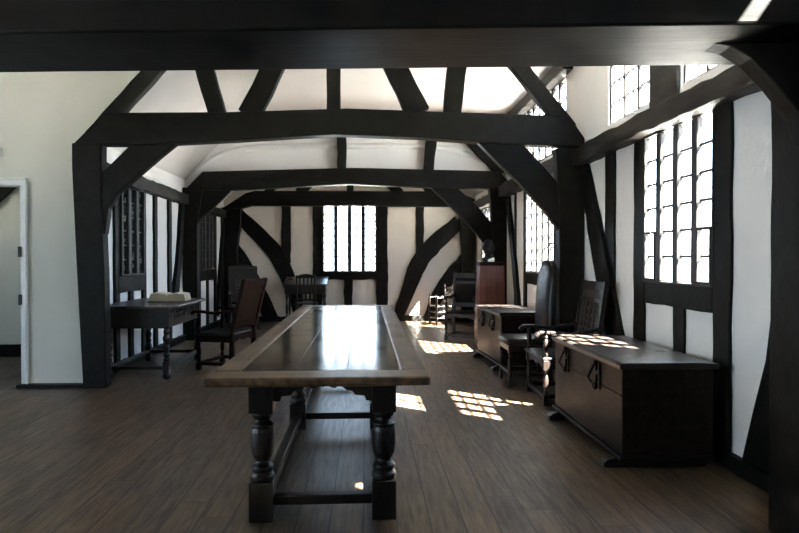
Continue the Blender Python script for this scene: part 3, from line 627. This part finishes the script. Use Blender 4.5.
for i in range(m2 + 1):
    ph = math.pi * i / m2; z = -math.cos(ph)
    for k in range(n):
        a = 2 * math.pi * k / n; rr = math.sin(ph); x = .095 * rr * math.cos(a) * (1.0 if z > -.1 else .82); y = .105 * rr * math.sin(a)
        if math.sin(a) < -.85:
            if -.35 < z < .08: y -= .022 * (1 - abs(z + .12) / .24) if abs(z + .12) < .24 else 0      # nose
            if -.80 < z < -.55: y -= .010                                                             # chin
            if .08 < z < .22: y += .006
        if abs(math.cos(a)) > .93 and -.25 < z < .2: x *= 1.12                                          # ears
        vs.append((x, y, 1.505 + .135 * z))
for i in range(m2):
    for k in range(n): fs.append((i * n + k, i * n + (k + 1) % n, (i + 1) * n + (k + 1) % n, (i + 1) * n + k))
b_.add(vs, fs)
bust = tag(b_.build('bust', 'bronze', None, smooth=True, loc=(1.91, 9.93, 0)), 'small black bust of a head on top of the reddish pedestal', 'bust')
cd = tag(MB().add([(-.05, 0, 1.2925), (.05, 0, 1.2925), (.05, .03, 1.36), (-.02, .03, 1.335), (-.05, .035, 1.315), (-.05, .005, 1.2925), (.05, .005, 1.2925), (.05, .035, 1.36), (-.02, .035, 1.335), (-.05, .04, 1.315)], [(0, 1, 2, 3, 4), (9, 8, 7, 6, 5), (0, 5, 6, 1), (1, 6, 7, 2), (2, 7, 8, 3), (3, 8, 9, 4), (4, 9, 5, 0)]).build('card', 'white_card', None, loc=(1.93, 9.79, 0)), 'small white card leaning at the foot of the bust', 'card')

# small turned chair by the end wall
r = thing('turned_chair', 'small low chair of turned spindles against the end wall at right', 'chair', (1.52, 12.95, 0), math.radians(-75))
for sx in (-1, 1):
    MB().lathe(scale_prof([(.018, 0)] + [(.018 + .009 * (i % 2), .05 + i * .05) for i in range(11)] + [(.012, .62)], .024, .62), sx * .2, -.17, 10).build('leg', 'dark_oak', r)
    MB().lathe(scale_prof([(.018, 0)] + [(.018 + .009 * (i % 2), .05 + i * .06) for i in range(13)] + [(.012, .85)], .024, .80), sx * .2, .17, 10).build('rear_leg', 'dark_oak', r)
    for z in (.14, .26, .55): MB().tube([(sx * .2, -.15, z), (sx * .2, 0, z), (sx * .2, .15, z)], .014, 8, [.009, .016, .009]).build('stretcher', 'dark_oak', r)
for z, y in ((.14, -.17), (.26, -.17), (.14, .17), (.62, .17), (.74, .17)): MB().tube([(-.18, y, z), (0, y, z), (.18, y, z)], .014, 8, [.009, .018, .009]).build('rail', 'dark_oak', r)
MB().box(-.2, .2, -.18, .18, .36, .385).build('seat', 'dark_oak', r, bevel=.006)

# slope-top desk at the end wall and the slat-back chair before it
r = thing('sloped_desk', 'small dark desk with sloping lid against the end wall left of the window', 'desk', (-1.22, 13.28, 0))
MB().prism([(-.28, .62), (.28, .62), (.28, .93), (-.28, .80)], 'X', -.42, .40).build('case', 'dark_oak', r, bevel=.005)
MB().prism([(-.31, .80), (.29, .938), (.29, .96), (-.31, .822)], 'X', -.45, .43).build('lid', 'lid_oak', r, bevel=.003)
for sx in (-.38, .36):
    for sy in (-.24, .24): turned_leg(sx, sy, .62, .05, .1, .1, .026).build('leg', 'dark_oak', r, bevel=.003)
for y in (-.24, .24): MB().box(-.355, .335, y - .02, y + .02, .05, .09).build('stretcher', 'dark_oak', r)
r = thing('slat_back_chair', 'dark slat-back chair with arched top rail standing in front of the sloped desk', 'chair', (-1.16, 12.62, 0), math.radians(180))
for sx in (-1, 1):
    MB().bar((sx * .18, .18, 0), (sx * .18, .18, .46), .035, .035).bar((sx * .18, .18, .46), (sx * .17, .22, 1.02), .032, .03).build('rear_leg', 'dark_oak', r, bevel=.004)
    MB().bar((sx * .18, -.18, 0), (sx * .18, -.18, .45), .035, .035).build('leg', 'dark_oak', r, bevel=.004)
    MB().box(sx * .18 - .012, sx * .18 + .012, -.16, .16, .16, .19).build('stretcher', 'dark_oak', r)
MB().box(-.2, .2, -.2, .2, .45, .475).build('seat', 'dark_oak', r, bevel=.006)
MB().prism([(-.18, .96), (.18, .96), (.18, 1.00), (.09, 1.035), (0, 1.045), (-.09, 1.035), (-.18, 1.00)], 'Y', .205, .235).build('top_rail', 'dark_oak', r)
MB().box(-.17, .17, .19, .215, .78, .83).build('cross_rail', 'dark_oak', r); MB().box(-.17, .17, .18, .205, .52, .56).build('cross_rail', 'dark_oak', r)
for x in (-.11, -.037, .037, .11): MB().box(x - .014, x + .014, .195, .215, .83, .965).build('slat', 'dark_oak', r)
for x in (-.08, 0, .08): MB().box(x - .02, x + .02, .185, .20, .56, .78).build('slat', 'dark_oak', r)

# carved side table on the left
r = thing('side_table', 'dark side table with carved frieze and turned legs by the left wall', 'table', (-2.53, 7.88, 0))
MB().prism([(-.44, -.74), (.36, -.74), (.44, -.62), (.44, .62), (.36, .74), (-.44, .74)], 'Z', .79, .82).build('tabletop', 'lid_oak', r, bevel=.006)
MB().box(-.34, -.30, -.62, .62, .66, .79).box(-.33, .33, -.675, -.645, .57, .79).box(-.33, .33, .645, .675, .57, .79).build('apron', 'dark_oak', r)
frz = MB().box(.30, .33, -.62, .62, .57, .79).build('frieze', 'dark_oak', r)
c_ = MB()
for k in range(9):
    yc = -.52 + k * .13
    c_.tube([(.337, yc + .05 * math.cos(t), .71 + .05 * math.sin(t)) for t in [j * math.pi / 6 for j in range(13)]], .008, 6); c_.ball((.335, yc, .71), .012, .022, .022, 8, 6)
c_.build('carving', 'carving', frz, smooth=True)
for sx in (-.315, .315):
    for sy in (-.65, .65):
        m_ = MB(); s = .035; m_.box(sx - s, sx + s, sy - s, sy + s, .59, .79); m_.box(sx - s, sx + s, sy - s, sy + s, .08, .20); m_.lathe([(.03, 0), (.045, .02), (.048, .05), (.035, .08)], sx, sy, 16)
        m_.lathe([(.03, .20), (.04, .22), (.026, .24), (.038, .27), (.026, .30), (.034, .33), (.040, .36), (.026, .39), (.036, .42), (.042, .46), (.028, .50), (.036, .53), (.028, .56), (.036, .59)], sx, sy, 16); m_.build('leg', 'dark_oak', r, bevel=.003)
    MB().box(sx - .025, sx + .025, -.615, .615, .11, .15).build('stretcher', 'dark_oak', r, bevel=.004)
for sy in (-.65, .65): MB().box(-.28, .28, sy - .025, sy + .025, .11, .15).build('stretcher', 'dark_oak', r, bevel=.004)
# open book on it
r = thing('open_book', 'thick old book lying open on the side table by the left wall', 'book', (-2.40, 7.98, .821), math.radians(4)); r.scale = (.76, .9, 1.15)
MB().box(-.30, .30, -.21, .21, 0, .008).build('cover', 'cover', r)
MB().prism([(-.285, .009), (.285, .009), (.262, .075), (.14, .088), (.02, .074), (0, .06), (-.02, .076), (-.14, .092), (-.24, .085)], 'Y', -.20, .20).build('page_block', 'paper', r)
MB().prism([(-.242, .0865), (-.14, .0935), (-.02, .0775), (0, .0615), (.02, .0755), (.14, .0895), (.262, .0765), (.262, .080), (.14, .093), (.02, .079), (0, .065), (-.02, .081), (-.14, .097), (-.242, .090)], 'Y', -.19, .19).build('open_pages', 'page_top', r)
